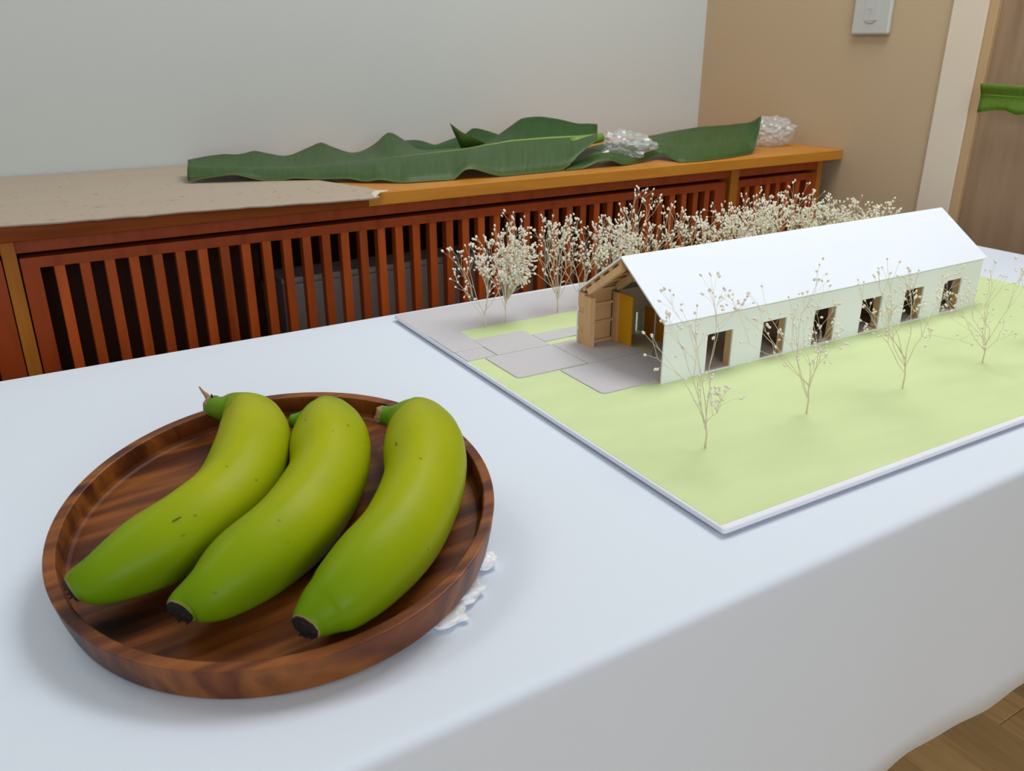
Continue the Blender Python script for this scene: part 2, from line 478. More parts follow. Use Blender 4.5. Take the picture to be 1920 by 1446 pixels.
LEAF_C = [
    [(0.4941,0.908,0.8215),(0.5079,0.9076,0.8215),(0.5218,0.9072,0.8215),(0.5357,0.9067,0.8222),(0.5496,0.9063,0.8266),(0.5636,0.9059,0.831),(0.5778,0.9055,0.8321),(0.5922,0.905,0.833),(0.607,0.9046,0.8289),(0.6221,0.9042,0.8231),(0.6403,0.9077,0.8215),(0.6613,0.9146,0.8218),(0.6826,0.9215,0.8228),(0.704,0.9283,0.8263),(0.7257,0.9352,0.8298),(0.7416,0.935,0.8315),(0.7437,0.9185,0.8287),(0.7457,0.902,0.8253),(0.7475,0.8854,0.8215),(0.758,0.8789,0.8215),(0.7728,0.8772,0.8215),(0.7878,0.8755,0.8215),(0.8055,0.8765,0.8215),(0.8244,0.8786,0.8215),(0.8435,0.8806,0.8215),(0.8628,0.8827,0.8215),(0.8824,0.8848,0.8215),(0.9064,0.8909,0.8215),(0.9312,0.8975,0.8215),(0.9562,0.9041,0.8215),(0.9827,0.9129,0.8301),(1.0254,0.9425,0.8796)],
    [(0.5305,0.96,0.8268),(0.545,0.96,0.8279),(0.5597,0.96,0.829),(0.5744,0.96,0.8312),(0.5892,0.96,0.8348),(0.6041,0.96,0.838),(0.6193,0.96,0.8394),(0.6346,0.96,0.8401),(0.6501,0.96,0.8387),(0.666,0.96,0.8361),(0.6818,0.96,0.8358),(0.6976,0.96,0.8373),(0.7135,0.96,0.8392),(0.7295,0.96,0.8424),(0.7456,0.96,0.8457),(0.7619,0.96,0.8475),(0.7788,0.96,0.8457),(0.7958,0.96,0.8435),(0.8131,0.96,0.8405),(0.8299,0.9595,0.8399),(0.8465,0.9587,0.8404),(0.8632,0.9579,0.8409),(0.8801,0.9571,0.8414),(0.8971,0.9563,0.8419),(0.9143,0.9556,0.8423),(0.9316,0.9548,0.8428),(0.9491,0.954,0.8434),(0.9667,0.9532,0.8442),(0.9844,0.9524,0.8452),(1.0022,0.9516,0.8468),(1.0189,0.9509,0.8566),(1.0326,0.9501,0.8856)],
    [(0.5725,1.02,0.8325),(0.5887,1.0215,0.8349),(0.605,1.023,0.8374),(0.6214,1.0244,0.84),(0.638,1.0259,0.8425),(0.6548,1.0274,0.8451),(0.6718,1.0289,0.846),(0.689,1.0304,0.8468),(0.7063,1.0318,0.8476),(0.7239,1.0333,0.8484),(0.7416,1.0348,0.8493),(0.7595,1.0363,0.8501),(0.7775,1.0378,0.8512),(0.7957,1.0392,0.853),(0.8141,1.0407,0.8549),(0.8326,1.0422,0.8568),(0.8514,1.0437,0.8587),(0.8704,1.0452,0.8602),(0.8896,1.0466,0.8613),(0.909,1.0481,0.8624),(0.9286,1.0496,0.8635),(0.9453,1.0478,0.865),(0.9611,1.0449,0.8658),(0.9771,1.0419,0.8662),(0.9931,1.039,0.8667),(1.0092,1.036,0.8671),(1.0255,1.033,0.8675),(1.0418,1.0301,0.8686),(1.0423,1.0121,0.8716),(1.042,0.9936,0.8745),(1.0408,0.9751,0.881),(1.0386,0.9566,0.8917)],
]
PETIOLE = [[0.5594, 0.985, 0.8606], [0.5782, 0.985, 0.8605], [0.6036, 0.985, 0.8622], [0.6332, 0.985, 0.8646]]
BANANA_1 = [(-0.1308,-0.0260,0.0218,0.0086),(-0.1266,-0.0259,0.0227,0.0114),(-0.1127,-0.0274,0.0244,0.0171),(-0.0874,-0.0212,0.0263,0.0236),(-0.0587,-0.0114,0.0270,0.0257),(-0.0271,0.0108,0.0272,0.0265),(-0.0010,0.0523,0.0275,0.0274),(0.0092,0.0924,0.0260,0.0224),(0.0046,0.1162,0.0261,0.0138),(-0.0039,0.1230,0.0257,0.0097),(-0.0102,0.1324,0.0255,0.0077)]
BANANA_2 = [(-0.0814,-0.0766,0.0220,0.0091),(-0.0769,-0.0744,0.0228,0.0117),(-0.0610,-0.0727,0.0249,0.0188),(-0.0403,-0.0635,0.0266,0.0245),(-0.0118,-0.0498,0.0272,0.0263),(0.0110,-0.0312,0.0273,0.0269),(0.0356,-0.0020,0.0274,0.0273),(0.0485,0.0286,0.0285,0.0285),(0.0569,0.0611,0.0259,0.0223),(0.0510,0.0679,0.0264,0.0168),(0.0429,0.0738,0.0256,0.0084),(0.0358,0.0791,0.0253,0.0051)]
BANANA_3 = [(-0.0247,-0.1243,0.0221,0.0094),(-0.0207,-0.1220,0.0228,0.0119),(-0.0122,-0.1188,0.0241,0.0162),(0.0002,-0.1151,0.0255,0.0210),(0.0231,-0.1033,0.0268,0.0253),(0.0543,-0.0832,0.0273,0.0269),(0.0870,-0.0468,0.0281,0.0281),(0.1043,-0.0112,0.0289,0.0289),(0.1151,0.0218,0.0261,0.0230),(0.1100,0.0325,0.0265,0.0177),(0.1047,0.0435,0.0257,0.0095),(0.0987,0.0509,0.0255,0.0072)]


# ------------------------------------------------------------------ the room
XR, YB = 1.205, 1.3215          # inner faces of the right and back walls
H = 2.5
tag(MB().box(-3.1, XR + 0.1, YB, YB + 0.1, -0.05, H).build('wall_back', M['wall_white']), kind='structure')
tag(MB().box(XR, XR + 0.1, 0.592, YB, -0.05, H).box(XR, XR + 0.1, -3, -0.36, -0.05, H).box(XR, XR + 0.1, -0.36, 0.592, 2.05, H)
    .build('wall_right', M['wall_tan']), kind='structure')
tag(MB().box(-3.1, -3.0, -3, YB, -0.05, H).build('wall_left', M['wall_plain']), kind='structure')
tag(MB().box(-3.1, XR + 0.1, -3.1, -3.0, -0.05, H).build('wall_front', M['wall_plain']), kind='structure')
tag(MB().box(-3.1, XR + 0.1, -3.1, YB + 0.1, H, H + 0.05).build('ceiling', M['ceiling']), kind='structure')
tag(MB().box(XR - 0.007, XR + 0.02, 0.5955, 0.6645, 0, 2.1).build('trim_1', M['cream'], bevel=0.0015), kind='structure')
tag(MB().box(XR - 0.004, XR + 0.03, 0.578, 0.5952, 0, 2.07).build('trim_2', M['trim_brown'], bevel=0.0015), kind='structure')
dr = tag(MB().box(XR + 0.006, XR + 0.04, -0.355, 0.5778, 0.004, 2.045).build('door_1', M['door']), kind='structure')
MB().box(XR - 0.004, XR + 0.006, -0.30, -0.285, 0.9, 1.05).build('door_handle', M['steel'], dr, bevel=0.003)

fl = tag(MB().box(-3.0, XR, -3.0, YB, -0.05, -0.012).build('floor', M['subfloor']), kind='structure')
PW, PL = 0.0965, 0.9
pm = MB().box(0.0006, PW - 0.0006, 0.0006, PL - 0.0006, -0.013, 0.0).build('plank', M['plank'], fl, bevel=0.0006, segs=1)
plank_me = pm.data
first = True
ix = 0
x = 0.7375 - 38 * PW
rnd = random.Random(4)
while x < XR - 0.02:
    off = 0.118 - PL * 4 + (0.0 if abs(x - 0.834) < 0.03 else rnd.uniform(0.1, 0.8))
    y = off
    while y < YB:
        if y + PL > -3.0 and x > -3.1:
            if first:
                pm.location = (x, y, 0)
                first = False
            else:
                q = pm.copy()
                COL.objects.link(q)
                q.location = (x, y, 0)
        y += PL
    x += PW

# light switch on the right wall
sw = empty('light_switch', (XR, 0.836, 1.052))
tag(sw, 'pale grey wall switch plate on the tan wall', 'light switch')
MB().prism([(-0.044, 0.0), (0.044, 0.0), (0.044, 0.125), (-0.044, 0.125)], -0.011, 0.0).build('cover_plate', M['switch'], sw, bevel=0.004, segs=3)
MB().prism(rounded_rect(-0.017, 0.017, 0.026, 0.118, [0.002] * 4, 3), -0.0116, -0.010).build('rocker', M['switch'], sw, bevel=0.0008)
MB().box(-0.015, 0.013, 0.0, 0.001, 0.047, 0.0482).build('groove', M['switch_line'], sw, loc=(-0.0118, 0, 0))
ring = [(0.013 * math.cos(a), 0.030 + 0.008 * math.sin(a)) for a in [math.radians(200 + 14 * k) for k in range(11)]]
MB().tube([(-0.0117, p, q) for p, q in ring], [0.0006] * len(ring), 5).build('indicator_window', M['switch_line'], sw)

# ------------------------------------------------------------------ table and cloth
TZ = 0.70
tb = empty('folding_table', (0.17, 0.289, 0))
tag(tb, 'long folding table hidden under the white tablecloth', 'table')
MB().box(-0.905, 0.905, -0.33, 0.33, 0.665, 0.6955).build('table_top', M['table'], tb, bevel=0.006)
for sx in (-0.8, 0.8):
    for sy in (-0.25, 0.25):
        MB().tube([(sx, sy, 0.0), (sx, sy, 0.666)], [0.014, 0.014], 10).build('leg', M['steel'], tb)


def make_cloth():
    x0, x1, y0, y1 = -0.745, 1.092, -0.056, 0.634
    per = []
    r = 0.035
    N = 360
    # perimeter walked as a rounded rectangle with outward normals
    segs = []
    for (a, b, nx, ny) in (((x1 - r, y0), (x0 + r, y0), 0, -1),):
        pass
    pts = []
    L1, L2 = x1 - x0 - 2 * r, y1 - y0 - 2 * r
    arc = r * PI / 2

    def at(s):
        if s < L1:
            return (x0 + r + s, y0, 0, -1)
        s -= L1
        if s < arc:
            a = -PI / 2 + s / r
            return (x1 - r + r * math.cos(a), y0 + r + r * math.sin(a), math.cos(a), math.sin(a))
        s -= arc
        if s < L2:
            return (x1, y0 + r + s, 1, 0)
        s -= L2
        if s < arc:
            a = s / r
            return (x1 - r + r * math.cos(a), y1 - r + r * math.sin(a), math.cos(a), math.sin(a))
        s -= arc
        if s < L1:
            return (x1 - r - s, y1, 0, 1)
        s -= L1
        if s < arc:
            a = PI / 2 + s / r
            return (x0 + r + r * math.cos(a), y1 - r + r * math.sin(a), math.cos(a), math.sin(a))
        s -= arc
        if s < L2:
            return (x0, y1 - r - s, -1, 0)
        s -= L2
        a = PI + s / r
        return (x0 + r + r * math.cos(a), y0 + r + r * math.sin(a), math.cos(a), math.sin(a))

    T = 2 * L1 + 2 * L2 + 4 * arc
    e = 0.008
    prof = [(-e, 0.0)]
    for k in range(1, 7):
        a = k / 6 * PI / 2
        prof.append((-e + e * math.sin(a), -e + e * math.cos(a)))
    drops = [0.03, 0.06, 0.10, 0.15, 0.20, 0.25, 0.285]
    verts, faces = [], []
    rows = len(prof) + len(drops)
    for i in range(N):
        s = T * i / N
        px, py, nx, ny = at(s)
        for dn, dz in prof:
            verts.append((px + nx * dn, py + ny * dn, TZ + dz))
        for d in drops:
            g = (d / 0.285) ** 1.3
            wv = 0.003 * g * (math.sin(s * 11.0 + 0.7) + 0.5 * math.sin(s * 29.0 + 2.0) + 0.6)
            hem = 0.002 * math.sin(s * 31 + 1.2) + 0.0015 * math.sin(s * 73) if d == drops[-1] else 0
            dd = d + hem + (-0.004 if d == drops[-1] else 0.0)
            verts.append((px + nx * wv, py + ny * wv, TZ - dd))
    for i in range(N):
        j = (i + 1) % N
        for k in range(rows - 1):
            faces.append((i * rows + k, i * rows + k + 1, j * rows + k + 1, j * rows + k))
    # the flat top
    faces.append(tuple(i * rows for i in range(N)))
    o = obj('tablecloth', verts, faces, M['cloth'], smooth=True)
    bm = bmesh.new()
    bm.from_mesh(o.data)
    bmesh.ops.recalc_face_normals(bm, faces=bm.faces)
    bm.to_mesh(o.data)
    bm.free()
    so = o.modifiers.new('thickness', 'SOLIDIFY')
    so.thickness, so.offset = 0.0008, -1
    tag(o, 'plain white tablecloth draped over the long table', 'tablecloth')


make_cloth()

# ------------------------------------------------------------------ slatted cabinet along the back wall
cab = empty('slatted_cabinet', (0, 0, 0))
tag(cab, 'low red-brown slatted wooden cabinet against the white wall', 'cabinet')
CX0 = -1.6
MB().box(0.092, 1.2035, 0.8625, 1.3205, 0.800, 0.820).build('countertop_board', M['slab_wood'], cab, bevel=0.0012)
MB().box(CX0, 0.0918, 0.8625, 1.3205, 0.800, 0.820).build('countertop_board', M['slab_red'], cab, bevel=0.0012)  # left stretch of the top, redder and darker than the right one
MB().box(CX0, 1.165, 0.884, 0.905, 0.7805, 0.7998).build('top_rail', M['red_wood'], cab, bevel=0.001)
MB().box(CX0, 1.165, 0.884, 0.905, 0.03, 0.07).build('bottom_rail', M['red_wood'], cab, bevel=0.001)
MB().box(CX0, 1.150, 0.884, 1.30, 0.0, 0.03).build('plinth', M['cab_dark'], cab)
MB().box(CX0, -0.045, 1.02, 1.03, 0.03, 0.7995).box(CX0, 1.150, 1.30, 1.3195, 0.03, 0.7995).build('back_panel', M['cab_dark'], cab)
MB().box(1.150, 1.165, 0.906, 1.3195, 0.0, 0.7995).build('side_panel', M['red_wood'], cab, bevel=0.001)
for a, b in ((-0.4075, -0.3905), (0.8875, 0.9100), (1.1490, 1.1645)):
    MB().box(a, b, 0.8795, 0.912, 0.0, 0.7997).build('post', M['amber_post'], cab, bevel=0.001)
slat_me = None


def door(x0, x1, s0, pitch, n, zt, w=0.0132):
    global slat_me
    zr = 0.7603
    d = MB().box(x0, s0 - 0.0165, 0.8805, 0.902, 0.075, zt).box(x1 - 0.030, x1, 0.8805, 0.902, 0.075, zt) \
        .box(s0 - 0.0165, x1 - 0.030, 0.8805, 0.902, zr, zt).box(s0 - 0.0165, x1 - 0.030, 0.8805, 0.902, 0.075, 0.095) \
        .build('door_frame', M['red_wood'], cab)
    if slat_me is None:
        o = MB().box(0, w, 0, 0.016, 0, zr - 0.095).build('slat', M['red_slat'], d, bevel=0.0008)
        slat_me = o
        o.location = (s0, 0.883, 0.095)
        k0 = 1
    else:
        k0 = 0
    for k in range(k0, n):
        c = slat_me.copy()
        COL.objects.link(c)
        c.parent = d
        c.location = (s0 + k * pitch, 0.883, 0.095)


door(-0.3885, 0.876, -0.3507, 0.03085, 39, 0.7745)
door(0.9115, 1.1478, 0.9345, 0.03085, 6, 0.7745)
door(CX0, -0.4090, CX0 + 0.045, 0.03085, 36, 0.7745)
rad = empty('radiator', (0, 0, 0))
tag(rad, 'pale grey radiator seen behind the cabinet slats', 'radiator')
MB().box(-0.0285, 1.10, 0.951, 1.018, 0.031, 0.671).build('housing', M['radiator'], rad, bevel=0.006)
MB().box(-0.031, 1.105, 0.948, 1.0185, 0.6715, 0.682).build('top_cap', M['radiator'], rad, bevel=0.003)
for k in range(9):
    MB().tube([(0.02 + 0.12 * k, 0.9478, 0.677), (0.02 + 0.12 * k, 0.944, 0.677)], [0.003, 0.003], 8).build('screw', M['steel'], rad)
tag(MB().tube([(-0.055, 0.96, 0.031), (-0.055, 0.96, 0.665), (-0.055, 0.985, 0.676)], [0.005] * 3, 10).build('pipe', M['pipe'], smooth=True),
    'thin dark upright pipe beside the radiator behind the slats', 'pipe')

# cardboard on the cabinet top, its torn front edge hanging over
fr = [(-1.55, 0.853), (-0.60, 0.8595), (-0.40, 0.8565), (-0.345, 0.845), (-0.30, 0.8455), (-0.292, 0.840), (-0.27, 0.8435), (-0.235, 0.836), (-0.195, 0.839), (-0.14, 0.832), (-0.10, 0.829),
      (-0.0738, 0.8225), (-0.03, 0.8185), (0.0, 0.812), (0.0347, 0.808), (0.062, 0.8035), (0.084, 0.8050), (0.089, 0.812), (0.086, 0.830), (0.094, 0.843), (0.110, 0.856), (0.105, 0.90), (0.07, 1.0), (0.0, 1.2), (-0.075, 1.318)]
bk = [(-1.55, 1.318)]
rnd = random.Random(2)
edge = []
for (a, b), (c, d) in zip(fr[:-1], fr[1:]):
    nn = max(1, int(abs(c - a) / 0.012)) if b < 0.87 else 1
    for k in range(nn):
        t = k / nn
        edge.append((a + (c - a) * t, b + (d - b) * t + (rnd.uniform(-0.0012, 0.0012) if b < 0.87 else 0)))
edge.append(fr[-1])
cb = empty('cardboard_sheet', (0, 0, 0.8206))
tag(cb, 'speckled brown cardboard sheet with a torn edge on the cabinet top', 'cardboard')
MB().prism(edge + bk, 0.0018, 0.0026, 'z').build('face_paper', M['card'], cb)
MB().prism([(x_, y_ + (0.0025 if y_ < 0.87 else 0.0)) for x_, y_ in edge] + bk, 0.0, 0.0016, 'z').build('corrugated_core', M['card'], cb)
tp = MB().prism([(0.079, 0.806), (0.105, 0.8455), (0.120, 0.851), (0.122, 0.858), (0.105, 0.866), (0.088, 0.84)], 0.8233, 0.8236, 'z').build('tape_strip', M['tape'])
tag(tp, 'small torn strip of clear tape at the end of the cardboard', 'tape')

# ------------------------------------------------------------------ banana leaves


def leaf_sheet(name, rows, m, parent=None, sub=3, curl=0.0, thick=0.0009, dark=0.0):
    """rows: front rim, midrib, back rim as world points; interpolated to a smooth sheet"""
    fine = [catmull(r, 2) for r in rows]
    n = len(fine[0])
    vs, uvs = [], []
    nv = 2 * sub
    for j in range(nv + 1):
        t = j / nv
        for i in range(n):
            a, b, c = (Vector(fine[k][i]) for k in range(3))
            if t <= 0.5:
                s = t * 2
                p = a.lerp(b, s)
                # the rim's waves die out towards the midrib
                p.z += curl * math.sin(PI * s)
            else:
                s = t * 2 - 1
                p = b.lerp(c, s)
                p.z += (c.z - b.z) * (s * s - s) * 0.5
            vs.append(p)
            uvs.append((i / (n - 1), t))
    faces = []
    for j in range(nv):
        for i in range(n - 1):
            faces.append((j * n + i, j * n + i + 1, (j + 1) * n + i + 1, (j + 1) * n + i))
    o = obj(name, vs, faces, m, parent, smooth=True)
    uvl = o.data.uv_layers.new(name='uv')
    for lp in o.data.loops:
        uvl.data[lp.index].uv = uvs[lp.vertex_index]
    if dark:  # back half beyond this length has its shade put into the colour
        o.data.materials.append(M['leaf_deep_shaded'])
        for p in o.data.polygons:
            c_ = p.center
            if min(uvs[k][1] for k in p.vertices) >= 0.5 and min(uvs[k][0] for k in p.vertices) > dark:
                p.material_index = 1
    so = o.modifiers.new('thickness', 'SOLIDIFY')
    so.thickness, so.offset = thick, 0
    return o


lf = empty('banana_leaf', (0.2, 1.0, 0))
tag(lf, 'long dark green banana leaf with wavy edges lying partly on the cardboard', 'leaf', 'cut banana leaves')


def under(rows, org):
    return [[(a - org[0], b - org[1], c - org[2]) for a, b, c in r] for r in rows]


leaf_sheet('leaf_blade', under(LEAF_A, (0.2, 1.0, 0)), M['leaf'], lf, sub=4, curl=0.006, dark=0.70)
mid = catmull(under([LEAF_A[1]], (0.2, 1.0, 0))[0], 2)
MB().tube([(a, b, c - 0.003) for a, b, c in mid], [0.0022 + 0.003 * k / len(mid) for k in range(len(mid))], 8).build('midrib', M['petiole'], lf, smooth=True)
pt = under([PETIOLE], (0.2, 1.0, 0))[0]
MB().tube(pt, [0.007, 0.0085, 0.0095, 0.009], 10).build('stalk', M['petiole'], lf, smooth=True)
f0 = [Vector(p) - Vector((0.2, 1.0, 0)) for p in FLAP]
fo = MB()
fo.v = [f0[0], f0[1], f0[2], f0[3], f0[4]]
fo.f = [(0, 1, 2, 4), (4, 2, 3)]
fo = obj('torn_flap', fo.v, fo.f, M['leaf_deep_shaded'], lf, smooth=True)
so = fo.modifiers.new('thickness', 'SOLIDIFY')
so.thickness = 0.0009

l2 = empty('banana_leaf', (0.3, 1.2, 0))
tag(l2, 'deep green banana leaf mostly hidden behind the long one beside the white wall', 'leaf', 'cut banana leaves')
leaf_sheet('leaf_blade', under(LEAF_B, (0.3, 1.2, 0)), M['leaf_deep_shaded'], l2, sub=3)
l3 = empty('banana_leaf', (0.8, 0.97, 0))
tag(l3, 'green banana leaf with an upturned tip at the tan wall end of the cabinet', 'leaf', 'cut banana leaves')
leaf_sheet('leaf_blade', under(LEAF_C, (0.8, 0.97, 0)), M['leaf'], l3, sub=4, curl=0.004)
mid = catmull(under([LEAF_C[1]], (0.8, 0.97, 0))[0], 2)
MB().tube([(a, b, c - 0.002) for a, b, c in mid], [0.0035 - 0.002 * k / len(mid) for k in range(len(mid))], 8).build('midrib', M['petiole'], l3, smooth=True)

# leaf fixed to the door
ld = empty('banana_leaf', (1.17, 0.3, 0.945))
tag(ld, 'bright green banana leaf hanging across the grey-brown door', 'leaf')
rows = [[], [], []]
for k in range(26):
    t = k / 25
    y = 0.2645 - 0.62 * t
    wv = 0.006 * math.sin(t * 46 + 0.4) + 0.003 * math.sin(t * 90)
    rows[0].append((0.004 * math.sin(t * 30), y - 0.004, -0.025 + 0.010 * math.exp(-((t - 0.063) / 0.028) ** 2) + (wv * 0.6 if t > 0.14 else 0) - 0.002))
    rows[1].append((0.008, y, 0.004 - 0.006 * t))
    rows[2].append((0.0, y + (0.002 if k else 0.0), 0.0235 - 0.012 * t + 0.3 * wv * t))
leaf_sheet('leaf_blade', rows, M['leaf_fresh'], ld, sub=3)
MB().tube([(a, b, c) for a, b, c in rows[1]], [0.002] * 26, 6).build('midrib', M['petiole'], ld, smooth=True)

# crumpled plastic


def crumple(name, loc, size, m, label, seed, amp=0.35, parts=1, sub=4, zmin=None):
    bm = bmesh.new()
    rnd_ = random.Random(seed)
    for p in range(parts):
        b2 = bmesh.new()
        bmesh.ops.create_icosphere(b2, subdivisions=sub, radius=1.0)
        off = Vector((rnd_.uniform(-9, 9), rnd_.uniform(-9, 9), rnd_.uniform(-9, 9)))
        for v in b2.verts:
            d = v.co.normalized()
            a = mnoise.noise(d * 1.6 + off) * amp
            a += (abs(mnoise.noise(d * 3.4 + off)) - 0.25) * amp * 1.1
            a += (abs(mnoise.noise(d * 7.5 + off)) - 0.25) * amp * 0.5
            v.co = d * (1 + a)
            v.co = Vector((v.co.x * size[0], v.co.y * size[1], v.co.z * size[2]))
            if zmin is not None and v.co.z + loc[2] < zmin:
                v.co.z = zmin - loc[2] + 0.0004 * abs(mnoise.noise(d * 5))
        me = bpy.data.meshes.new('t')
        b2.to_mesh(me)
        b2.free()
        bm.from_mesh(me)
        bpy.data.meshes.remove(me)
    me = bpy.data.meshes.new(name)
    bm.to_mesh(me)
    bm.free()
    me.materials.append(m)
    o = bpy.data.objects.new(name, me)
    COL.objects.link(o)
    o.location = loc
    tag(o, label, 'plastic bag')
    return o


crumple('plastic_bag', (0.682, 0.962, 0.846), (0.058, 0.040, 0.029), M['plastic'], 'crumpled clear plastic bag wrapped round the stalk of the long leaf', 5, zmin=0.8212, amp=0.36)
crumple('plastic_bag', (1.135, 1.005, 0.848), (0.052, 0.045, 0.034), M['plastic'], 'crumpled clear plastic bag at the cabinet end beside the upturned leaf tip', 11, zmin=0.8206, amp=0.22)

# ------------------------------------------------------------------ tray and bananas
n = Vector((-0.06989187, -0.12320852, 1)).normalized()
ctr = Vector((-0.2792, 0.1425, 0.7461))
ex = (Vector((1, 0, 0)) - n * n.x).normalized()
ey = n.cross(ex)
FR = Matrix(((ex.x, ey.x, n.x, ctr.x), (ex.y, ey.y, n.y, ctr.y), (ex.z, ey.z, n.z, ctr.z), (0, 0, 0, 1)))
R, RI, HT, FD = 0.14685, 0.1382, 0.0262, 0.016
prof = [(0.0, -HT), (0.10, -HT), (R * 0.962, -HT), (R * 0.970, -HT + 0.0008), (R * 0.985, -HT * 0.5), (R - 0.0009, -0.0012), (R - 0.0012, -0.0003), (R - 0.002, 0.0), (RI + 0.001, 0.0), (RI + 0.0003, -0.0004),
        (RI - 0.0005, -0.003), (RI - 0.001, -FD + 0.003), (RI - 0.0022, -FD + 0.0009), (RI - 0.0045, -FD), (0.0, -FD)]
v, f = lathe(prof[1:-1] + [(0.05, -FD)], 160)
tray = obj('serving_tray', v, f, M['tray'], smooth=True)
tray.matrix_world = FR
tag(tray, 'round dark wooden tray with a raised rim holding three green bananas', 'tray')
md = tray.modifiers.new('edges', 'EDGE_SPLIT')
md.split_angle = math.radians(16)


def banana(data, label, fibre=False, spots=(), cut=True):
    P0 = ctr - n * FD
    fr_ = Matrix(((ex.x, ey.x, n.x, P0.x), (ex.y, ey.y, n.y, P0.y), (ex.z, ey.z, n.z, P0.z), (0, 0, 0, 1)))
    b = empty('banana', mw=fr_)
    tag(b, label, 'banana', 'green bananas on the tray')
    c = catmull(data, 7)
    N = len(c)
    SEG = 30
    P = [Vector(q[:3]) for q in c]
    rad = [q[3] for q in c]
    verts, uv = [], []
    L = [0.0]
    for i in range(1, N):
        L.append(L[-1] + (P[i] - P[i - 1]).length)
    for i in range(N):
        t = (P[min(i + 1, N - 1)] - P[max(i - 1, 0)]).normalized()
        u = (Vector((0, 0, 1)) - t * t.z).normalized()
        s = t.cross(u)
        for k in range(SEG):
            a = 2 * PI * k / SEG
            fat = max(0.0, min(1.0, (rad[i] - 0.010) / 0.012))
            rr = rad[i] * (1 + (0.016 * fat + 0.006) * math.cos(5 * a + 0.6) + 0.008 * fat * math.cos(2 * a))
            q = P[i] + (u * math.cos(a) + s * math.sin(a)) * rr
            if q.z < 0.0006:
                q.z = 0.0006
            verts.append(q)
            aa = a if a <= PI else 2 * PI - a
            uv.append((L[i] / L[-1], 0.5 + (0.5 * aa / PI if a <= PI else -0.5 * aa / PI)))
    faces = []
    for i in range(N - 1):
        for k in range(SEG):
            k2 = (k + 1) % SEG
            faces.append((i * SEG + k, i * SEG + k2, (i + 1) * SEG + k2, (i + 1) * SEG + k))
    faces.append(tuple(reversed(range(SEG))))
    faces.append(tuple((N - 1) * SEG + k for k in range(SEG)))
    o = obj('peel', verts, faces, M['banana'], b, smooth=True)
    ul = o.data.uv_layers.new(name='uv')
    for lp in o.data.loops:
        ul.data[lp.index].uv = uv[lp.vertex_index]
    # blossom scar: a ragged black stub with a brown collar
    d0 = (P[0] - P[2]).normalized()
    rnd_ = random.Random(len(label))
    r0 = rad[0]
    MB().tube([P[0] - d0 * 0.0012, P[0] + d0 * 0.0006], [r0 * 1.02, r0 * 0.99], 24).build('collar', M['dry'], b, smooth=True)
    mb = MB()
    mb.tube([P[0] - d0 * 0.001, P[0] + d0 * 0.0012, P[0] + d0 * 0.0026, P[0] + d0 * 0.0032], [r0 * 0.93, r0 * 0.92, r0 * 0.72, r0 * 0.4], 22)
    for q in mb.v:
        q += Vector((rnd_.uniform(-1, 1), rnd_.uniform(-1, 1), rnd_.uniform(-1, 1))) * 0.0006
    for k in range(7):
        a = 2 * PI * k / 7 + rnd_.uniform(0, 0.6)
        s1 = d0.orthogonal().normalized()
        s2 = d0.cross(s1)
        e = P[0] + (s1 * math.cos(a) + s2 * math.sin(a)) * r0 * rnd_.uniform(0.3, 0.8)
        mb.tube([e, e + d0 * rnd_.uniform(0.003, 0.0052)], [0.0013, 0.0006], 5)
    mb.build('blossom_scar', M['banana_tip'], b)
    # cut stalk end
    d1 = (P[-1] - P[-3]).normalized()
    r1 = rad[-1]
    mb = MB().tube([P[-1] - d1 * 0.0015, P[-1] + d1 * 0.0015, P[-1] + d1 * 0.004], [r1 * 1.06, r1 * 1.02, r1 * 0.75], 14)
    for q in mb.v:
        q += Vector((rnd_.uniform(-1, 1), rnd_.uniform(-1, 1), rnd_.uniform(-1, 1))) * 0.0007
    if cut:
        mb.build('cut_stalk', M['dry'], b)
    if fibre:
        a0 = P[-1] + d1 * 0.001
        upv = Vector((0, 0, 1))
        MB().tube([a0 + upv * r1 * 0.5, a0 + upv * (r1 + 0.001) + d1 * 0.003, a0 + upv * (r1 + 0.003) + d1 * 0.006, a0 + upv * (r1 + 0.007) + d1 * 0.009], [0.0028, 0.0018, 0.0011, 0.0005], 6) \
            .build('dry_fibre', M['dry'], b, smooth=True)
        MB().tube([a0 + upv * r1 * 0.7 - d1 * 0.003, a0 + upv * (r1 + 0.003) - d1 * 0.003], [0.0013, 0.0006], 5).build('dry_fibre', M['banana_tip'], b, smooth=True)
    for (t, a, sz) in spots:
        i = min(N - 2, max(1, int(t * N)))
        tt = (P[i + 1] - P[i - 1]).normalized()
        u = (Vector((0, 0, 1)) - tt * tt.z).normalized()
        s = tt.cross(u)
        nn_ = u * math.cos(a) + s * math.sin(a)
        cpt = P[i] + nn_ * rad[i] * 1.012
        mb = MB()
        k0 = len(mb.v)
        side = tt.cross(nn_)
        ring_ = [cpt + (tt * math.cos(w_) * sz[0] + side * math.sin(w_) * sz[1]) - nn_ * 0.0004 for w_ in [2 * PI * k / 8 for k in range(8)]]
        mb.v += ring_ + [cpt + nn_ * 0.0003]
        mb.f += [(k, (k + 1) % 8, 8) for k in range(8)]
        mb.build('blemish', M['banana_spot'], b, smooth=True)


banana(BANANA_1, 'green banana furthest left on the tray, its stalk poking over the rim', True, [(0.36, 0.5, (0.0035, 0.0005)), (0.16, -0.35, (0.0005, 0.0035)), (0.09, 0.15, (0.0009, 0.0009))])
banana(BANANA_2, 'middle one of the three green bananas, with a dark spot near its top', False, [(0.735, 0.62, (0.0024, 0.0017)), (0.42, -0.2, (0.0011, 0.0007))], cut=False)
banana(BANANA_3, 'green banana nearest the model house, lying along the tray rim', False, [(0.58, -0.75, (0.0022, 0.0006)), (0.6, -0.35, (0.0009, 0.0006))])

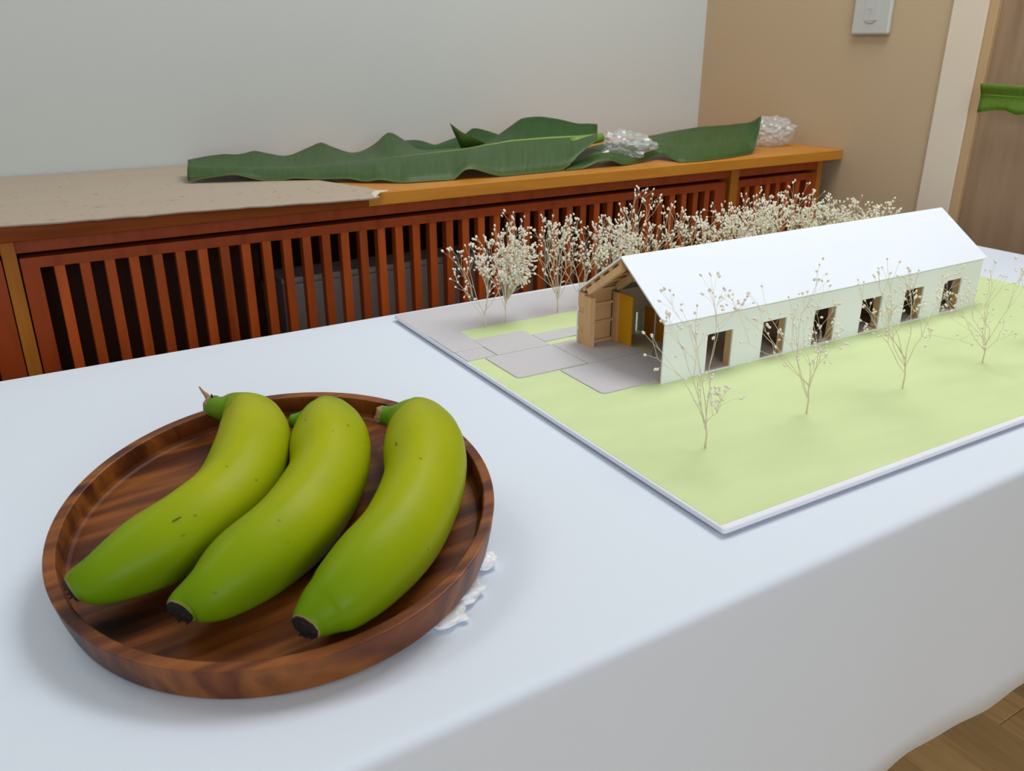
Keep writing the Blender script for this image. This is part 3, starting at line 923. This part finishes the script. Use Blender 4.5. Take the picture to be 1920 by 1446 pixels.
# milky plastic propping the tray up
pb = empty('plastic_wrap', (-0.2, 0.06, 0.7003))
tag(pb, 'crumpled milky plastic wrap tucked under the right side of the tray', 'plastic wrap')
rnd = random.Random(8)
for (x_, y_, h_, rx, ry) in ((-0.2165, 0.024, 0.0072, 0.016, 0.012), (-0.200, 0.040, 0.0085, 0.018, 0.013), (-0.167, 0.062, 0.0105, 0.010, 0.009), (-0.185, 0.075, 0.012, 0.022, 0.020), (-0.21, 0.11, 0.014, 0.03, 0.03), (-0.24, 0.17, 0.019, 0.04, 0.03), (-0.20, 0.2, 0.024, 0.04, 0.03)):
    bm = bmesh.new()
    bmesh.ops.create_icosphere(bm, subdivisions=4, radius=1.0)
    off = Vector((rnd.uniform(-9, 9), rnd.uniform(-9, 9), 0))
    for q in bm.verts:
        d = q.co.normalized()
        a = 1 + 0.25 * mnoise.noise(d * 1.5 + off) + 0.34 * (abs(mnoise.noise(d * 2.6 + off)) - 0.22) + 0.07 * (abs(mnoise.noise(d * 7 + off)) - 0.2)
        q.co = Vector((d.x * a * rx, d.y * a * ry, max(0.0, (d.z * 0.5 + 0.45) * min(1.08, a) * h_)))
    me = bpy.data.meshes.new('fold')
    bm.to_mesh(me)
    bm.free()
    me.polygons.foreach_set('use_smooth', [True] * len(me.polygons))
    me.materials.append(M['plastic_white'])
    link('fold', me, pb, (x_ + 0.2, y_ - 0.06, 0))

# ------------------------------------------------------------------ model site board
BA = -0.01758
bd = empty('site_board', (0, 0, TZ), BA)
tag(bd, 'white foam board with pale green lawn and grey paths under the model house', 'model base')
BW, BD_ = 0.852, 0.6014
MB().prism(rounded_rect(0, BW, 0, BD_, [0.002, 0.002, 0.003, 0.002], 4), 0.0032, 0.0078, 'z').build('foam_board', M['foam'], bd, bevel=0.0006, segs=1)
MB().box(0.006, BW - 0.02, 0.007, BD_ - 0.02, 0.0002, 0.0031).build('backing_board', M['foam'], bd)
MB().prism(rounded_rect(0.0022, BW - 0.003, 0.0055, 0.4993, [0, 0, 0.001, 0.001], 3), 0.0078, 0.0081, 'z').build('lawn', M['green_paper'], bd)
MB().box(0.0008, BW - 0.002, 0.4996, BD_ - 0.0012, 0.0078, 0.0082).build('road', M['grey_paper'], bd)
for (a, b, c, d, r) in ((0.0012, 0.0418, 0.4322, 0.4993, (0, 0, 0, 0)), (0.0016, 0.0375, 0.4005, 0.4316, (0, 0, 0, 0)), (0.0398, 0.1100, 0.3995, 0.4592, (0.006, 0, 0, 0)),
                        (0.0230, 0.1115, 0.3280, 0.3988, (0, 0, 0.006, 0)), (0.1108, 0.26, 0.4130, 0.4410, (0, 0, 0, 0)), (0.1123, 0.1885, 0.3253, 0.3990, (0, 0, 0, 0)),
                        (0.0745, 0.2040, 0.2485, 0.3246, (0, 0, 0.006, 0))):
    z0 = 0.0078 if a < 0.002 else 0.0081
    MB().prism(rounded_rect(a, b, c, d, r, 5), z0, z0 + 0.0012, 'z').build('paving_slab', M['grey_paper'], bd)

# ------------------------------------------------------------------ model house
HZ = TZ + 0.0081
hs = empty('model_house', (0.14754, 0.23767, HZ), -0.00764)
tag(hs, 'white gabled model house with an open timber porch and six windows', 'model house')
L, W, EH, RH = 0.5565, 0.1528, 0.0652, 0.1191
WL = 0.5490
sl = math.atan2(RH - EH, W / 2)
cs, sn = math.cos(sl), math.sin(sl)


def slope(y, d, back):
    """point on a roof slope at plan distance y from the eave, d below the roof's top surface along the slope normal"""
    yy, zz = y + d * sn, EH + y * math.tan(sl) - d * cs
    return (W - yy if back else yy, zz)


def slope_poly(y0, y1, d0, d1, back):
    def at_mid(d):      # where the layer at depth d meets the ridge plane
        z = RH - d / cs
        return (W / 2, z)
    pts = [slope(y0, d0, back)]
    if y1 is None:
        pts += [at_mid(d0), at_mid(d1)]
    else:
        pts += [slope(y1, d0, back), slope(y1, d1, back)]
    pts.append(slope(y0, d1, back))
    return pts


for back in (False, True):
    MB().prism(slope_poly(-0.0008, None, 0.0, 0.0019, back), -0.0005, L).build('roof_panel', M['roof_white'], hs, bevel=0.0002, segs=1)
    MB().prism(slope_poly(0.004, None, 0.0021, 0.0030, back), 0.048, WL - 0.004).build('roof_shade_sheet', M['shaded_card'], hs)  # added brown sheet standing in for shade under the white roof
    for k in range(5 if back else 0):
        y = 0.006 + k * 0.0155
        MB().prism(slope_poly(y, y + 0.0055, 0.0021, 0.0066, back), 0.0012, 0.0475).build('purlin', M['basswood_x'], hs)
    for x0 in ((0.0, 0.0408) if back else ()):
        MB().prism(slope_poly(0.0135 if back else 0.004, None, 0.0067, 0.0140, back), x0, x0 + 0.0066).build('rafter', M['basswood'], hs)
    MB().prism(slope_poly(0.004, None, 0.0020, 0.0030, back), 0.0006, 0.0478).build('roof_sheathing', M['basswood_x'], hs)
# front wall with six windows
wx = [0.0600, 0.1425, 0.2262, 0.3094, 0.3916, 0.4715]
WW, WH = 0.0368, 0.0437
ztop = EH - 0.0023


def comb(x_end, holes, sill):
    p = [(0, 0.0)]
    for a, b in holes:
        p += [(a, 0.0), (a, WH), (b, WH), (b, 0.0)]
    p += [(x_end, 0.0), (x_end, ztop), (0, ztop)]
    return p


holes = [(a, a + WW) for a in wx]
MB().prism(comb(WL, holes, 0), 0.0002, 0.0022, 'y').build('front_wall', M['wall_card'], hs)
for a, b in holes:
    MB().box(b + 0.0002, b + 0.0042, 0.0023, 0.0110, 0.0005, 0.0560).build('window_stud', M['basswood'], hs)
    MB().box(a - 0.001, b + 0.001, 0.0001, 0.0022, -0.0002, 0.0010).build('window_sill', M['wall_card'], hs)
# back wall: white outer card, timber porch inside, beige hall beyond it
bh = [(a, a + 0.0125) for a in wx] 
MB().prism([(0.046, 0.0)] + [q for a, b in bh for q in ((a + 0.018, 0.0), (a + 0.018, 0.0285), (b + 0.018, 0.0285), (b + 0.018, 0.0))] + [(WL, 0.0), (WL, 0.060), (0.046, 0.060)],
           0.1388, 0.1408, 'y').build('inner_wall', M['beige'], hs)
MB().prism([(0.0, 0.0)] + [q for a, b in bh for q in ((a + 0.018, 0.0), (a + 0.018, 0.0285), (b + 0.018, 0.0285), (b + 0.018, 0.0))] + [(WL, 0.0), (WL, ztop), (0, ztop)],
           W - 0.0022, W - 0.0002, 'y').build('back_wall', M['wall_card'], hs)
MB().box(0.0012, 0.0406, 0.1405, W - 0.0023, 0.0, ztop).build('porch_panel', M['basswood_x'], hs)
MB().box(0.0, 0.0066, 0.1262, 0.1395, 0.0, 0.0602).build('gable_post', M['basswood'], hs)
MB().box(0.0, 0.0011, 0.1398, W - 0.0023, 0.0, 0.0165).box(0.0, 0.0011, 0.1398, W - 0.0023, 0.0225, 0.0395).box(0.0, 0.0011, 0.1398, W - 0.0023, 0.0455, ztop).build('end_cladding', M['basswood'], hs)
MB().box(0.0408, 0.0474, 0.1300, 0.1386, 0.0, 0.0602).build('gable_post', M['basswood'], hs)
for z in (0.0015, 0.0245, 0.0465):
    MB().box(0.0068, 0.0406, 0.1372, 0.1404, z, z + 0.0032).build('porch_rail', M['basswood_x'], hs)
MB().box(0.0068, 0.0406, 0.1345, 0.1404, 0.0640, 0.0672).build('porch_rail', M['basswood_x'], hs)
MB().box(0.0440, 0.0458, 0.1066, 0.1300, 0.0008, 0.0600).build('door_leaf', M['orange'], hs)
MB().box(0.0842, 0.0858, 0.0860, 0.1310, 0.0012, 0.0370).build('partition', M['orange2'], hs)
MB().tube([(0.0451, 0.0668, 0.0008), (0.0451, 0.0668, 0.0850)], [0.0011, 0.0011], 10).build('column', M['column'], hs, smooth=True)
MB().box(0.0575, WL - 0.003, 0.0024, 0.1386, 0.0002, 0.0012).build('inner_floor', M['inner_floor'], hs)
MB().prism([(0.0024, 0.0), (0.1386, 0.0), (0.1386, 0.060), (W / 2, 0.112), (0.0024, 0.060)], WL - 0.0025, WL - 0.0005).build('end_wall', M['wall_card'], hs)
for k, x in enumerate((0.22, 0.31, 0.395, 0.475)):
    MB().prism([(0.0175, 0.0013), (0.125, 0.0013), (0.125, 0.066), (W / 2, 0.098), (0.0175, 0.066)], x - 0.008, x - 0.0065).build('cross_wall', M['shaded_card'], hs)

# ------------------------------------------------------------------ dried-flower trees
ICO = None


def ico():
    bm = bmesh.new()
    bmesh.ops.create_icosphere(bm, subdivisions=1, radius=1.0)
    vs = [v.co.copy() for v in bm.verts]
    fs = [tuple(v.index for v in f.verts) for f in bm.faces]
    bm.free()
    return vs, fs


ICO = ico()


def flower_tree(x, y, height, spread, nbud, seed, label, group, lean=(0, 0), ball=None, z=HZ, bud=0.00135, low=0.45):
    rnd_ = random.Random(seed)
    t = empty('dried_flower_tree', (x, y, z))
    tag(t, label, 'model tree', group)
    tw = MB()
    tips = []
    fork = height * 0.17
    lx, ly = lean
    tw.tube([(0, 0, -0.003), (0.0004, 0, fork * 0.5), (lx * 0.06, ly * 0.06, fork)], [0.0010, 0.0008, 0.0007], 5)

    def grow(p, d, length, r, depth):
        q = p
        pts, rr = [p], [r]
        for k in range(3):
            d = (d + Vector((rnd_.gauss(0, 0.10), rnd_.gauss(0, 0.10), rnd_.gauss(0.03, 0.06)))).normalized()
            q = q + d * length / 3
            pts.append(q)
            rr.append(r * (1 - 0.1 * (k + 1)))
        tw.tube(pts, rr, 4, cap=False)
        if depth <= 0:
            tips.append((q, d))
            return
        kids = 2 if rnd_.random() < 0.55 else 3
        for k in range(kids):
            s = d.orthogonal().normalized()
            s.rotate(Matrix.Rotation(rnd_.uniform(0, 2 * PI), 3, d))
            nd = (d + s * rnd_.uniform(0.35, 0.75) + Vector((0, 0, 0.10))).normalized()
            grow(q, nd, length * rnd_.uniform(0.52, 0.80), r * 0.68, depth - 1)
        if rnd_.random() < 0.5:
            s = d.orthogonal().normalized()
            s.rotate(Matrix.Rotation(rnd_.uniform(0, 2 * PI), 3, d))
            m_ = pts[2]
            e = m_ + (d * 0.5 + s).normalized() * length * 0.35
            tw.tube([m_, e], [r * 0.45, r * 0.35], 4, cap=False)
            tips.append((e, s))

    nmain = max(4, int(nbud / 17))
    base = Vector((lx * 0.06, ly * 0.06, fork))
    for k in range(nmain):
        a = 2 * PI * (k + rnd_.uniform(0, 0.8)) / nmain
        rho = spread * rnd_.uniform(0.25, 1.0)
        hz = height * rnd_.uniform(low, 0.80)
        tgt = Vector((lx + rho * math.cos(a), ly + rho * math.sin(a) * 0.8, hz))
        d = (tgt - base)
        ln = d.length * 0.55
        grow(base + Vector((0, 0, rnd_.uniform(-0.4, 0.2) * fork)), d.normalized(), ln, 0.00046 if y > 0.3 else 0.00040, 3 if rnd_.random() < 0.45 else 2)
    if ball:
        bx, by, bz, br, nb = ball
        for k in range(nb):
            v_ = Vector((rnd_.gauss(0, 1), rnd_.gauss(0, 1), rnd_.gauss(0, 1))).normalized() * br * rnd_.random() ** 0.4
            e = Vector((bx + v_.x, by + v_.y, bz + v_.z * 0.9))
            if k % 9 == 0:
                tw.tube([base, base.lerp(e, 0.5) + Vector((0, 0, 0.004)), e], [0.0004, 0.0003, 0.00025], 3, cap=False)
            tips.append((e, v_.normalized()))
    # scale the crown to its height
    zmax = max(p.z for p, d in tips)
    k = height / zmax

    def sc(p):
        return Vector((p.x, p.y, p.z * k))
    tw.v = [sc(Vector(p)) for p in tw.v]
    tw.build('twigs', M['twig'], t, smooth=True)
    bv, bf = [], []
    for p, d in tips:
        p = sc(p)
        nb_ = rnd_.choice((1, 1, 2, 2, 3)) if nbud >= 150 else rnd_.choice((1, 1, 1, 2))
        for j in range(nb_):
            o_ = Vector((rnd_.gauss(0, 1), rnd_.gauss(0, 1), rnd_.gauss(0, 1))) * (0.0022 if j else 0)
            rb = bud * rnd_.uniform(0.75, 1.2)
            k0 = len(bv)
            ax = d
            for q in ICO[0]:
                bv.append(p + o_ + q * rb + ax * (q.dot(ax) * rb * 0.5))
            bf += [tuple(k0 + i for i in ff) for ff in ICO[1]]
    bo = obj('buds', bv, bf, M['bud'], t, smooth=True)
    tag(bo, kind='stuff')
    return t


ORD = ['first', 'second', 'third', 'fourth', 'fifth', 'sixth', 'seventh', 'eighth', 'ninth', 'tenth', 'eleventh', 'twelfth', 'thirteenth', 'fourteenth']
FRONT = [(0.0820, 0.1053, 0.150, 0.050, 120, (-0.030, 0.004)), (0.2171, 0.1093, 0.150, 0.048, 120, (-0.036, 0)), (0.3517, 0.1005, 0.140, 0.050, 130, (-0.05, 0)),
         (0.4941, 0.1006, 0.128, 0.060, 149, (-0.02, 0)), (0.6300, 0.1000, 0.125, 0.058, 149, (-0.02, 0)), (0.7500, 0.1000, 0.115, 0.050, 130, (0, 0))]
for k, (x, y, h_, s_, nb, le) in enumerate(FRONT):
    flower_tree(x, y, h_, s_, nb, 20 + k, 'sparse dried-flower tree on the front lawn, %s from the tray end' % ORD[k], 'model trees along the front lawn', le, bud=0.0012, low=0.35)
BACK = [(0.0852, 0.4936, 0.112, 0.046, 140, (-0.004, 0), None), (0.1180, 0.5000, 0.135, 0.034, 150, (0.004, 0), (0.012, 0.0, 0.066, 0.030, 330)), (0.1980, 0.5000, 0.128, 0.050, 170, (0, 0), None), (0.2400, 0.5050, 0.118, 0.046, 150, (0, 0), None),
        (0.2920, 0.5000, 0.112, 0.048, 200, (0, 0), (0.0, 0, 0.08, 0.028, 120)), (0.3380, 0.5020, 0.148, 0.050, 260, (0, 0), None), (0.3900, 0.5000, 0.122, 0.046, 150, (0.01, 0), None),
        (0.4550, 0.5050, 0.088, 0.045, 130, (0, 0), None), (0.5200, 0.5000, 0.128, 0.050, 260, (0, 0), (0, 0, 0.09, 0.03, 120)), (0.5780, 0.5050, 0.132, 0.050, 260, (0, 0), (0, 0, 0.09, 0.03, 100)), (0.6450, 0.5000, 0.130, 0.048, 230, (0.01, 0), None),
        (0.7050, 0.5030, 0.108, 0.046, 220, (0, 0), None), (0.7620, 0.5000, 0.104, 0.046, 220, (0.005, 0), None), (0.8150, 0.5000, 0.098, 0.042, 180, (0.01, 0), None)]
for k, (x, y, h_, s_, nb, le, ball) in enumerate(BACK):
    kind = 'open' if nb < 150 else 'bushy' if ball is None else 'densely budded'
    flower_tree(x, y, h_, s_, nb, 60 + k, '%s cream dried-flower tree behind the house, %s from the porch end' % (kind, ORD[k]), 'model trees behind the house', le, ball)
